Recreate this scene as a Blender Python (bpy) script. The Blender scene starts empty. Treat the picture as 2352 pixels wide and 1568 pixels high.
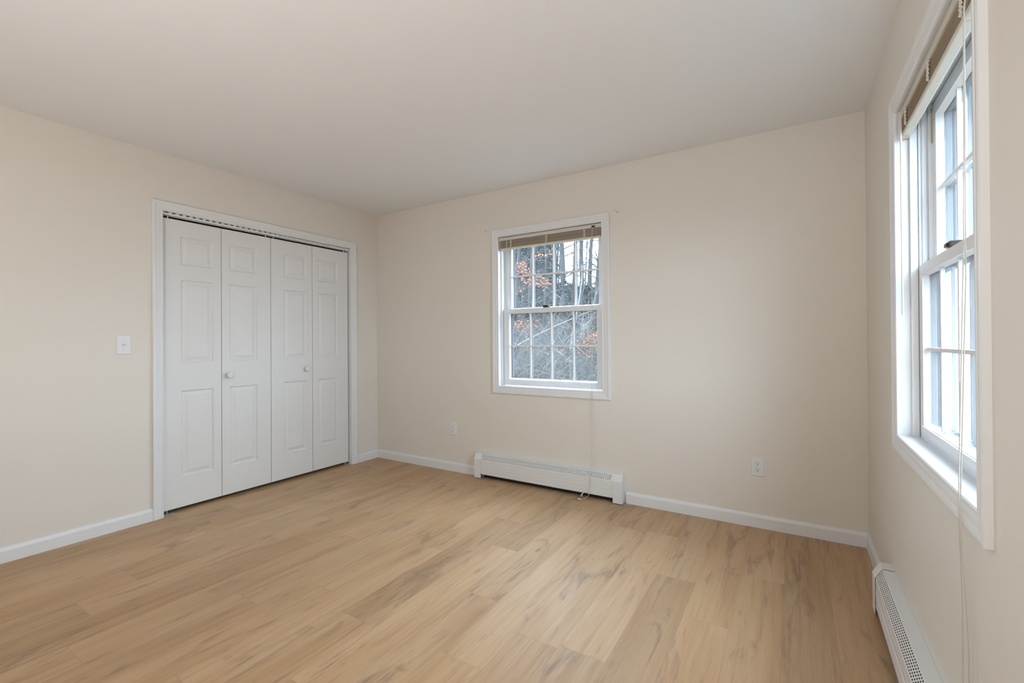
import bpy, bmesh, math, random
from mathutils import Vector, Matrix

S = bpy.context.scene
COL = S.collection
PI = math.pi

# ------------------------------------------------------------------ camera
W, H = 3.943, 2.44            # room width (x), ceiling height; back wall inner face is y = 0
FRONT = -4.4                  # wall behind the camera
yaw, pitch, roll = 0.55543, 0.00462, -0.00674
cam_d = bpy.data.cameras.new('camera')
cam = bpy.data.objects.new('camera', cam_d)
COL.objects.link(cam)
cam_d.sensor_fit = 'HORIZONTAL'
cam_d.sensor_width = 36.0
cam_d.lens = 1045.27 / 2352 * 36.0
cam_d.shift_y = -5.26 / 2352
cam_d.clip_start = 0.02
cam_d.clip_end = 300
fw = Vector((-math.sin(yaw), math.cos(yaw), 0)); rt = Vector((math.cos(yaw), math.sin(yaw), 0)); up = Vector((0, 0, 1))
fw2 = fw * math.cos(pitch) + up * math.sin(pitch); up2 = up * math.cos(pitch) - fw * math.sin(pitch)
rt3 = rt * math.cos(roll) + up2 * math.sin(roll); up3 = up2 * math.cos(roll) - rt * math.sin(roll)
cm = Matrix((rt3, up3, -fw2)).transposed().to_4x4()
cm.translation = Vector((3.599, -3.2046, 1.1627))
cam.matrix_world = cm
S.camera = cam

# ------------------------------------------------------------------ view, sky, lights
S.view_settings.view_transform = 'Standard'
S.view_settings.look = 'None'
S.view_settings.gamma = 1.0
S.view_settings.use_curve_mapping = False
S.view_settings.exposure = 0.0

SKY_STRENGTH = 19.5
FILL_POWER = 40.0
wd = bpy.data.worlds.new('overcast_sky'); S.world = wd
wd.use_nodes = True
nt = wd.node_tree; nt.nodes.clear()
wo = nt.nodes.new('ShaderNodeOutputWorld'); bg = nt.nodes.new('ShaderNodeBackground')
tc = nt.nodes.new('ShaderNodeTexCoord'); sx = nt.nodes.new('ShaderNodeSeparateXYZ'); rp = nt.nodes.new('ShaderNodeValToRGB')
nt.links.new(tc.outputs['Generated'], sx.inputs[0]); nt.links.new(sx.outputs['Z'], rp.inputs[0])
rp.color_ramp.elements[0].position = 0.0; rp.color_ramp.elements[0].color = (0.54, 0.67, 0.81, 1)
rp.color_ramp.elements[1].position = 1.0; rp.color_ramp.elements[1].color = (0.76, 0.92, 1.10, 1)
nt.links.new(rp.outputs[0], bg.inputs[0]); bg.inputs[1].default_value = SKY_STRENGTH
nt.links.new(bg.outputs[0], wo.inputs[0])

def portal(name, loc, rot, sx_, sy_):
    l = bpy.data.lights.new(name, 'AREA'); l.shape = 'RECTANGLE'; l.size = sx_; l.size_y = sy_
    l.cycles.is_portal = True
    o = bpy.data.objects.new(name, l); COL.objects.link(o); o.location = loc; o.rotation_euler = rot
    return o
WX, RY = 1.939, -1.373        # window centres along the back wall (x) and right wall (y)
portal('sky_portal', (WX, 0.24, 1.416), (math.radians(-90), 0, 0), 0.92, 1.26)
portal('sky_portal', (W + 0.24, RY, 1.416), (math.radians(90), 0, math.radians(90)), 0.92, 1.26)

# ------------------------------------------------------------------ material helpers
def mat(name, col, rough=0.6, spec=0.5, metal=0.0, bump=0.0, bscale=200.0, var=0.0, vscale=3.0):
    m = bpy.data.materials.new(name); m.use_nodes = True
    n = m.node_tree.nodes; l = m.node_tree.links
    b = n['Principled BSDF']
    b.inputs['Base Color'].default_value = (*col, 1); b.inputs['Roughness'].default_value = rough
    b.inputs['Specular IOR Level'].default_value = spec; b.inputs['Metallic'].default_value = metal
    t = n.new('ShaderNodeTexCoord')
    if bump:
        ns = n.new('ShaderNodeTexNoise'); ns.inputs['Scale'].default_value = bscale; ns.inputs['Detail'].default_value = 3
        bp = n.new('ShaderNodeBump'); bp.inputs['Strength'].default_value = bump; bp.inputs['Distance'].default_value = 0.002
        l.new(t.outputs['Object'], ns.inputs['Vector']); l.new(ns.outputs['Fac'], bp.inputs['Height']); l.new(bp.outputs[0], b.inputs['Normal'])
    if var:
        n2 = n.new('ShaderNodeTexNoise'); n2.inputs['Scale'].default_value = vscale; n2.inputs['Detail'].default_value = 4
        mx = n.new('ShaderNodeMix'); mx.data_type = 'RGBA'
        mx.inputs['A'].default_value = (*[c * (1 - var) for c in col], 1); mx.inputs['B'].default_value = (*[min(1, c * (1 + var)) for c in col], 1)
        l.new(t.outputs['Object'], n2.inputs['Vector']); l.new(n2.outputs['Fac'], mx.inputs['Factor']); l.new(mx.outputs['Result'], b.inputs['Base Color'])
    return m

M = {}
M['wall'] = mat('cream_wall_paint', (0.83, 0.78, 0.71), 0.55, 0.35, bump=0.06, bscale=350, var=0.012, vscale=2)
M['ceiling'] = mat('white_ceiling_paint', (0.88, 0.872, 0.86), 0.8, 0.2, bump=0.05, bscale=300, var=0.012, vscale=1.5)
M['trim'] = mat('white_trim_paint', (0.84, 0.845, 0.85), 0.35, 0.45, bump=0.02, bscale=120)
M['door'] = mat('white_door_paint', (0.83, 0.825, 0.815), 0.42, 0.4, bump=0.03, bscale=180)
M['vinyl'] = mat('white_window_vinyl', (0.84, 0.85, 0.86), 0.35, 0.45, bump=0.01, bscale=80)
M['heater'] = mat('white_enamelled_steel', (0.83, 0.83, 0.825), 0.32, 0.5, bump=0.01, bscale=60)
M['plate'] = mat('white_plastic', (0.84, 0.84, 0.845), 0.3, 0.5, bump=0.005)
M['dark'] = mat('dark_slot', (0.02, 0.02, 0.022), 0.7, 0.2, var=0.2)
M['fins'] = mat('dusty_dark_inside', (0.035, 0.028, 0.024), 0.6, 0.3, var=0.5, vscale=40)
M['blind'] = mat('almond_blind_vinyl', (0.66, 0.58, 0.45), 0.42, 0.4, var=0.03)
M['slat'] = mat('almond_slat_vinyl', (0.52, 0.435, 0.335), 0.5, 0.35, var=0.06, vscale=20)
M['railbar'] = mat('pale_blind_rail', (0.74, 0.70, 0.60), 0.4, 0.4, var=0.02)
M['cord'] = mat('off_white_cord', (0.72, 0.68, 0.60), 0.8, 0.2, bump=0.1, bscale=900)
M['lock'] = mat('dark_bronze', (0.03, 0.018, 0.014), 0.35, 0.5, var=0.2)
M['gasket'] = mat('dark_spacer', (0.035, 0.045, 0.06), 0.5, 0.3, var=0.1)
M['metal'] = mat('galvanised_bracket', (0.62, 0.60, 0.56), 0.4, 0.5, metal=0.6, var=0.1, vscale=30)
M['tape'] = mat('tan_paper_label', (0.50, 0.40, 0.29), 0.8, 0.2, var=0.12, vscale=60)
M['ink'] = mat('brown_ink', (0.20, 0.14, 0.085), 0.8, 0.2, var=0.2)
M['spackle'] = mat('bare_wall_patch', (0.60, 0.565, 0.51), 0.9, 0.1, var=0.25, vscale=150)
M['outer'] = mat('darkened_exterior_vinyl', (0.20, 0.21, 0.225), 0.6, 0.3, var=0.1)  # vinyl coloured darker to offset the strong sky on the outside parts
M['siding'] = mat('grey_exterior_siding', (0.45, 0.47, 0.5), 0.7, 0.3, var=0.08)

def glass_mat():
    m = bpy.data.materials.new('haze_veiled_glass'); m.use_nodes = True
    n = m.node_tree.nodes; l = m.node_tree.links; n.clear()
    o = n.new('ShaderNodeOutputMaterial'); tr = n.new('ShaderNodeBsdfTransparent'); gl = n.new('ShaderNodeBsdfGlossy')
    di = n.new('ShaderNodeBsdfTranslucent'); fr = n.new('ShaderNodeLayerWeight'); m1 = n.new('ShaderNodeMixShader'); m2 = n.new('ShaderNodeMixShader')
    tr.inputs[0].default_value = (0.94, 0.965, 0.97, 1); gl.inputs['Roughness'].default_value = 0.01
    di.inputs[0].default_value = (0.8, 0.88, 0.95, 1); fr.inputs['Blend'].default_value = 0.5  # faint translucent veil stands in for haze over the outdoor view
    ns = n.new('ShaderNodeTexNoise'); ns.inputs['Scale'].default_value = 6; t = n.new('ShaderNodeTexCoord')
    mr = n.new('ShaderNodeMapRange'); mr.inputs['To Min'].default_value = 0.012; mr.inputs['To Max'].default_value = 0.02
    l.new(t.outputs['Object'], ns.inputs['Vector']); l.new(ns.outputs['Fac'], mr.inputs['Value'])
    l.new(mr.outputs[0], m1.inputs[0]); l.new(tr.outputs[0], m1.inputs[1]); l.new(di.outputs[0], m1.inputs[2])
    pw = n.new('ShaderNodeMath'); pw.operation = 'POWER'; pw.inputs[1].default_value = 5; l.new(fr.outputs['Facing'], pw.inputs[0])
    ma = n.new('ShaderNodeMath'); ma.operation = 'MULTIPLY_ADD'; ma.inputs[1].default_value = 0.95; ma.inputs[2].default_value = 0.04; l.new(pw.outputs[0], ma.inputs[0])
    l.new(ma.outputs[0], m2.inputs[0]); l.new(m1.outputs[0], m2.inputs[1]); l.new(gl.outputs[0], m2.inputs[2])
    l.new(m2.outputs[0], o.inputs[0])
    return m
M['glass'] = glass_mat()

def plank_mat():
    m = bpy.data.materials.new('oak_vinyl_planks'); m.use_nodes = True
    n = m.node_tree.nodes; l = m.node_tree.links; b = n['Principled BSDF']
    def nd(t, **k):
        x = n.new(t)
        for a, v in k.items(): x.inputs[a].default_value = v
        return x
    def math_(op, a, bb=None, clamp=False):
        x = n.new('ShaderNodeMath'); x.operation = op; x.use_clamp = clamp
        for i, s in enumerate((a, bb)):
            if s is None: continue
            if isinstance(s, (int, float)): x.inputs[i].default_value = s
            else: l.new(s, x.inputs[i])
        return x.outputs[0]
    def mapr(v, a, bb, c, d):
        x = n.new('ShaderNodeMapRange'); x.interpolation_type = 'SMOOTHSTEP'
        for k, s in zip(('From Min', 'From Max', 'To Min', 'To Max'), (a, bb, c, d)): x.inputs[k].default_value = s
        l.new(v, x.inputs['Value']); return x.outputs[0]
    def mixc(f, a, bb, mode='MIX'):
        x = n.new('ShaderNodeMix'); x.data_type = 'RGBA'; x.blend_type = mode
        if isinstance(f, (int, float)): x.inputs['Factor'].default_value = f
        else: l.new(f, x.inputs['Factor'])
        for k, s in (('A', a), ('B', bb)):
            if isinstance(s, tuple): x.inputs[k].default_value = (*s, 1)
            else: l.new(s, x.inputs[k])
        return x.outputs['Result']
    t = n.new('ShaderNodeTexCoord')
    at = n.new('ShaderNodeAttribute'); at.attribute_name = 'plank'       # x,y: random offset, z: tone
    uv = n.new('ShaderNodeUVMap'); uv.uv_map = 'UVMap'
    sep = n.new('ShaderNodeSeparateXYZ'); l.new(at.outputs['Vector'], sep.inputs[0])
    off = n.new('ShaderNodeVectorMath'); off.operation = 'MULTIPLY'; l.new(at.outputs['Vector'], off.inputs[0]); off.inputs[1].default_value = (37, 53, 29)
    def coords(sx_, sy_):
        a = n.new('ShaderNodeVectorMath'); a.operation = 'MULTIPLY'; l.new(t.outputs['Object'], a.inputs[0]); a.inputs[1].default_value = (sx_, sy_, 1)
        c = n.new('ShaderNodeVectorMath'); c.operation = 'ADD'; l.new(a.outputs[0], c.inputs[0]); l.new(off.outputs[0], c.inputs[1])
        return c.outputs[0]
    def noise(co, scale, detail=4, rough=0.55, dist=0.0):
        x = nd('ShaderNodeTexNoise', Scale=scale, Detail=detail, Roughness=rough, Distortion=dist); l.new(co, x.inputs['Vector']); return x.outputs['Fac']
    # broad tone along the board, wide smudges, cathedral figure, fine fibres, knots
    broad = noise(coords(5.5, 0.9), 1.0, 3, 0.5, 0.6)
    smudge = noise(coords(7.0, 1.7), 1.15, 5, 0.62, 1.2)
    fibre = noise(coords(260, 5), 1.0, 3, 0.6)
    streak = noise(coords(46, 1.5), 1.0, 4, 0.6, 0.4)
    cath_c = coords(1.0, 0.16)
    wv = nd('ShaderNodeTexWave', Scale=16.0, Distortion=9.0, Detail=3.0); wv.inputs['Detail Scale'].default_value = 1.6; wv.bands_direction = 'X'
    l.new(cath_c, wv.inputs['Vector'])
    knot = noise(coords(11, 4.5), 1.0, 2, 0.5, 0.3)
    light, base, dark, grey = (0.600, 0.405, 0.240), (0.520, 0.328, 0.180), (0.36, 0.217, 0.112), (0.305, 0.200, 0.135)
    c = mixc(mapr(broad, 0.32, 0.68, 0, 1), base, light)
    c = mixc(mapr(streak, 0.46, 0.78, 0, 0.42), c, dark)
    flame = noise(coords(21, 1.9), 1.0, 4, 0.6, 0.8)
    c = mixc(mapr(flame, 0.58, 0.76, 0, 0.6), c, (0.30, 0.195, 0.115))
    sm = mapr(smudge, 0.53, 0.70, 0, 1)
    figure = mapr(wv.outputs['Fac'], 0.25, 0.95, 0.62, 1.0)
    c = mixc(math_('MULTIPLY', math_('MULTIPLY', sm, figure), 0.85), c, grey)
    kn = mapr(knot, 0.73, 0.82, 0, 0.75)
    c = mixc(kn, c, (0.22, 0.135, 0.075))
    c = mixc(math_('MULTIPLY', mapr(fibre, 0.4, 0.75, 0, 1), 0.16), c, dark)
    c = mixc(math_('MULTIPLY', mapr(wv.outputs['Fac'], 0.6, 1.0, 0, 1), 0.10), c, dark)
    tone = mapr(sep.outputs['Z'], 0, 1, 0.86, 1.12)
    hs = n.new('ShaderNodeHueSaturation'); l.new(tone, hs.inputs['Value']); l.new(c, hs.inputs['Color']); c = hs.outputs[0]
    # the fine joint round each board
    su = n.new('ShaderNodeSeparateXYZ'); l.new(uv.outputs[0], su.inputs[0])
    eu = math_('MINIMUM', su.outputs['X'], math_('SUBTRACT', 0.18, su.outputs['X']))
    ev = math_('MINIMUM', su.outputs['Y'], math_('SUBTRACT', 1.22, su.outputs['Y']))
    e = mapr(math_('MINIMUM', eu, ev), 0.0004, 0.0018, 1, 0)
    c = mixc(math_('MULTIPLY', e, 0.22), c, (0.2, 0.13, 0.075))
    l.new(c, b.inputs['Base Color'])
    b.inputs['Specular IOR Level'].default_value = 0.32
    l.new(mapr(streak, 0.3, 0.8, 0.46, 0.56), b.inputs['Roughness'])
    bp = nd('ShaderNodeBump', Strength=0.12, Distance=0.002)
    hgt = math_('SUBTRACT', fibre, math_('MULTIPLY', e, 1.5))
    l.new(hgt, bp.inputs['Height']); l.new(bp.outputs[0], b.inputs['Normal'])
    return m
M['floor'] = plank_mat()

# ------------------------------------------------------------------ mesh helpers
def obj(name, bm, m, parent=None, smooth=False, loc=None):
    me = bpy.data.meshes.new(name)
    bmesh.ops.recalc_face_normals(bm, faces=bm.faces)
    bm.to_mesh(me); bm.free()
    me.materials.append(m)
    if smooth:
        for p in me.polygons: p.use_smooth = True
    o = bpy.data.objects.new(name, me); COL.objects.link(o)
    if parent: o.parent = parent
    if loc: o.location = loc
    return o

def empty(name, loc=(0, 0, 0), rz=0):
    o = bpy.data.objects.new(name, None); COL.objects.link(o)
    o.empty_display_size = 0.05; o.location = loc; o.rotation_euler = (0, 0, rz)
    return o

def tag(o, label=None, cat=None, group=None, kind=None):
    if label: o['label'] = label
    if cat: o['category'] = cat
    if group: o['group'] = group
    if kind: o['kind'] = kind
    return o

def B(): return bmesh.new()

def box(bm, x0, x1, y0, y1, z0, z1, bev=0.0):
    v = [bm.verts.new(p) for p in ((x0, y0, z0), (x1, y0, z0), (x1, y1, z0), (x0, y1, z0), (x0, y0, z1), (x1, y0, z1), (x1, y1, z1), (x0, y1, z1))]
    fs = [bm.faces.new([v[i] for i in f]) for f in ((3, 2, 1, 0), (4, 5, 6, 7), (0, 1, 5, 4), (1, 2, 6, 5), (2, 3, 7, 6), (3, 0, 4, 7))]
    if bev:
        es = {e for f in fs for e in f.edges}
        bmesh.ops.bevel(bm, geom=list(es), offset=bev, segments=2, affect='EDGES', profile=0.6)
    return bm

def tube(bm, pts, r, seg=6, cap=True):
    pts = [Vector(p) for p in pts]
    rs = r if isinstance(r, (list, tuple)) else [r] * len(pts)
    rings = []
    for i, p in enumerate(pts):
        d = (pts[min(i + 1, len(pts) - 1)] - pts[max(i - 1, 0)]).normalized()
        a = d.orthogonal().normalized() if i == 0 else (a - d * a.dot(d)).normalized()
        b = d.cross(a)
        rings.append([bm.verts.new(p + (a * math.cos(2 * PI * k / seg) + b * math.sin(2 * PI * k / seg)) * rs[i]) for k in range(seg)])
    for A, C in zip(rings, rings[1:]):
        for k in range(seg): bm.faces.new((A[k], A[(k + 1) % seg], C[(k + 1) % seg], C[k]))
    if cap:
        bm.faces.new(rings[0][::-1]); bm.faces.new(rings[-1])
    return bm

def lathe(bm, prof, mtx, seg=24):
    rings = [[bm.verts.new(mtx @ Vector((r * math.cos(2 * PI * k / seg), r * math.sin(2 * PI * k / seg), z))) for k in range(seg)] for r, z in prof]
    for A, C in zip(rings, rings[1:]):
        for k in range(seg): bm.faces.new((A[k], A[(k + 1) % seg], C[(k + 1) % seg], C[k]))
    bm.faces.new(rings[0][::-1]); bm.faces.new(rings[-1])
    return bm

def sweep(bm, prof, frames):
    """prof: (u, v) pairs; frames: functions (u, v) -> point, one per station, joined station to station"""
    rings = [[bm.verts.new(f(u, v)) for u, v in prof] for f in frames]
    k = len(prof)
    for A, C in zip(rings, rings[1:]):
        for i in range(k):
            bm.faces.new((A[i], A[(i + 1) % k], C[(i + 1) % k], C[i]))
    return rings

CASING = [(0, 0), (0, .0075), (.004, .0105), (.009, .0105), (.011, .0085), (.015, .0085), (.024, .0115), (.038, .0125), (.041, .0150), (.050, .0170), (.056, .0172), (.062, .0150), (.062, 0)]

def frame_ring(bm, prof, x0, x1, z0, z1, sides='LTRB'):
    """picture-frame moulding round an opening in the local x-z plane; v of the profile goes towards -y"""
    cs = [((x0, z0), (-1, -1)), ((x0, z1), (-1, 1)), ((x1, z1), (1, 1)), ((x1, z0), (1, -1))]
    fr = [(lambda u, v, c=c, s=s: (c[0] + s[0] * u, -v, c[1] + s[1] * u)) for c, s in cs]
    if sides == 'LTRB':
        sweep(bm, prof, fr + [fr[0]])
        bmesh.ops.remove_doubles(bm, verts=bm.verts, dist=1e-6)
    else:                                  # open at the floor: left leg, head, right leg
        fr[0] = lambda u, v: (x0 - u, -v, z0); fr[3] = lambda u, v: (x1 + u, -v, z0)
        rings = sweep(bm, prof, fr)
        bm.faces.new(rings[0]); bm.faces.new(rings[-1])
    return bm

# ------------------------------------------------------------------ room shell
T = 0.20
bm = B()
lay = bm.verts.layers.float_vector.new('plank'); uvl = bm.loops.layers.uv.new('UVMap')
ENDS = {3.728: -1.18, 3.548: -.245, 3.368: -.685, 3.188: -1.19, 3.008: -.896, 2.828: -1.63, 2.648: -.43, 2.468: -1.893, 2.288: -1.51, 2.108: -1.05,
        1.928: -1.92, 1.748: -1.253, 1.568: -.62, 1.388: -2.08, 1.208: -1.40, 1.028: -.35, .848: -2.5, .668: -1.05, .488: -1.816, .308: -.5, .128: -1.5}
TONES = {(3.008, 0): .25, (3.008, 1): .62, (2.828, 0): .32, (3.548, 0): .12, (3.548, -1): .12, (3.728, -1): .45, (3.728, 0): .5, (2.468, 0): .85,
         (2.108, 0): .80, (2.108, 1): .35, (2.288, 1): .62, (3.188, 0): .75, (.848, 1): .8, (.848, 0): .3, (.488, 1): .3, (.488, 0): .75, (3.368, 0): .55}
rnd = random.Random(11)
k = -6
x = 3.728
cols = [round(3.728 - .18 * i, 3) for i in range(26)] + [3.908, 4.088]
for x in cols:
    e0 = ENDS.get(x, rnd.uniform(-1.2, 0)); 
    for j in range(-4, 6):
        y1 = e0 - 1.22 * (j - 0); y0 = y1 - 1.22          # j = 0 is the board just nearer than the known joint
        a, b_, c_, d_ = max(x, -.9), min(x + .18, W + .05), max(y0, FRONT - .05), min(y1, .05)
        if b_ - a < .001 or d_ - c_ < .001: continue
        vs = [bm.verts.new(p) for p in ((a, c_, 0), (b_, c_, 0), (b_, d_, 0), (a, d_, 0))]
        tone = TONES.get((x, j), rnd.uniform(.36, .72)); r1, r2 = rnd.random(), rnd.random()
        for v in vs: v[lay] = (r1, r2, tone)
        f = bm.faces.new(vs)
        for lp in f.loops: lp[uvl].uv = (lp.vert.co.x - x, lp.vert.co.y - y0)
ret = bmesh.ops.extrude_face_region(bm, geom=[])
me_floor = obj('floor', bm, M['floor'])
tag(me_floor, 'light oak-look plank floor of the empty room', 'floor', kind='structure')

bm = B(); box(bm, -.9, W + T, FRONT - T, T, H, H + .12)
tag(obj('ceiling', bm, M['ceiling']), 'plain white painted ceiling', 'ceiling', kind='structure')
bm = B(); box(bm, -.9, W + T, FRONT - T, T, -.14, -.012)
tag(obj('subfloor', bm, M['dark']), 'dark subfloor beneath the plank floor', 'floor', kind='structure')

OX, OZ0, OZ1 = .459, .790, 2.042            # half width and heights of both window openings
def wall_with_hole(name, a0, a1, h0, h1, z0, z1, label, axis, base):
    """axis 'x': wall along x at y in [base, base+T]; axis 'y': along y at x in [base, base+T]"""
    bm = B()
    us = [(a0, h0, 0, H), (h1, a1, 0, H), (h0, h1, 0, z0), (h0, h1, z1, H)]
    for u0, u1, w0, w1 in us:
        if u1 - u0 < 1e-4 or w1 - w0 < 1e-4: continue
        if axis == 'x': box(bm, u0, u1, base, base + T, w0, w1)
        else: box(bm, base, base + T, u0, u1, w0, w1)
    bmesh.ops.remove_doubles(bm, verts=bm.verts, dist=1e-5)
    return tag(obj(name, bm, M['wall']), label, 'wall', kind='structure')
wall_back = wall_with_hole('wall_back', 0, W, WX - OX - .012, WX + OX + .012, OZ0 - .012, OZ1 + .012, 'cream painted wall with the double-hung window and long heater', 'x', 0)
wall_right = wall_with_hole('wall_right', FRONT, T, RY - OX - .012, RY + OX + .012, OZ0 - .012, OZ1 + .012, 'cream painted side wall with the window seen at a sharp angle', 'y', W)
CY0, CY1, CZ = -1.846, -.324, 2.058          # closet opening in the left wall
bm = B()
LT = .115
for y0, y1, z0, z1 in ((FRONT, CY0 - .012, 0, H), (CY1 + .012, T, 0, H), (CY0 - .012, CY1 + .012, CZ + .012, H)): box(bm, -LT, 0, y0, y1, z0, z1)
bmesh.ops.remove_doubles(bm, verts=bm.verts, dist=1e-5)
wall_left = tag(obj('wall_left', bm, M['wall']), 'cream painted wall with the closet doors', 'wall', kind='structure')
bm = B(); box(bm, -.9, W + T, FRONT - T, FRONT, 0, H)
tag(obj('wall_front', bm, M['wall']), 'cream painted wall behind the photographer', 'wall', kind='structure')
bm = B()
box(bm, -.9, -.8, FRONT, T, 0, H); box(bm, -.8, -LT, CY0 - .35, CY0 - .25, 0, H); box(bm, -.8, -LT, CY1 + .2, CY1 + .3, 0, H)
tag(obj('wall_closet', bm, M['wall']), 'inside walls of the dark closet behind the folding doors', 'wall', kind='structure')

# small marks left by old curtain brackets on the back wall (part of the wall)
def patch(parent, cx, cz, w, h, seed):
    r = random.Random(seed); bm = B()
    for i in range(4):
        a, c = cx + (i - 1.5) * w / 4 + r.uniform(-.15, .15) * w, cz + r.uniform(-.3, .3) * h
        ww, hh = w * r.uniform(.10, .2), h * r.uniform(.3, .55)
        box(bm, a - ww / 2, a + ww / 2, -.0012, .001, c - hh / 2, c + hh / 2)
    return obj('bracket_scar', bm, M['spackle'], parent)
patch(wall_back, 2.513, 2.103, .034, .034, 1)
patch(wall_back, 1.349, 2.11, .026, .026, 5)

# baseboards
BP = [(0, 0), (.0125, 0), (.0125, .062), (.011, .068), (.0085, .074), (.006, .080), (0, .081)]
def baseboard(name, segs, axis, base, sgn, label):
    bm = B()
    for a, c in segs:
        if axis == 'x': fr = [lambda u, v, q=q: (q, base + sgn * u, v) for q in (a, c)]
        else: fr = [lambda u, v, q=q: (base + sgn * u, q, v) for q in (a, c)]
        rs = sweep(bm, BP, fr); bm.faces.new(rs[0]); bm.faces.new(rs[-1])
    return tag(obj(name, bm, M['trim']), label, 'baseboard', kind='structure')
baseboard('baseboard_back', [(0, 1.258), (2.568, W)], 'x', 0, -1, 'white baseboard along the window wall either side of the heater')
baseboard('baseboard_left', [(FRONT, CY0 - .062), (CY1 + .062, -.0125)], 'y', 0, 1, 'white baseboard along the closet wall')
baseboard('baseboard_right', [(-.705, -.0125)], 'y', W, -1, 'short white baseboard between the right corner and the side heater')

# ------------------------------------------------------------------ windows
def ring_box(bm, x0, x1, z0, z1, wl, wr, wb, wt, y0, y1, bev=0.0):
    box(bm, x0, x0 + wl, y0, y1, z0, z1, bev); box(bm, x1 - wr, x1, y0, y1, z0, z1, bev)
    box(bm, x0 + wl, x1 - wr, y0, y1, z0, z0 + wb, bev); box(bm, x0 + wl, x1 - wr, y0, y1, z1 - wt, z1, bev)

def bead_ring(bm, x0, x1, z0, z1, y_front, y_glass, w):
    """sloping glazing bead from the sash face down to the glass, inside edge at x0..x1"""
    prof = [(0, y_glass), (w, y_front), (w, y_glass)]
    cs = [((x0, z0), (-1, -1)), ((x0, z1), (-1, 1)), ((x1, z1), (1, 1)), ((x1, z0), (1, -1))]
    fr = [(lambda u, v, c=c, s=s: (c[0] + s[0] * u, v, c[1] + s[1] * u)) for c, s in cs]
    sweep(bm, prof, fr + [fr[0]])

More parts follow.
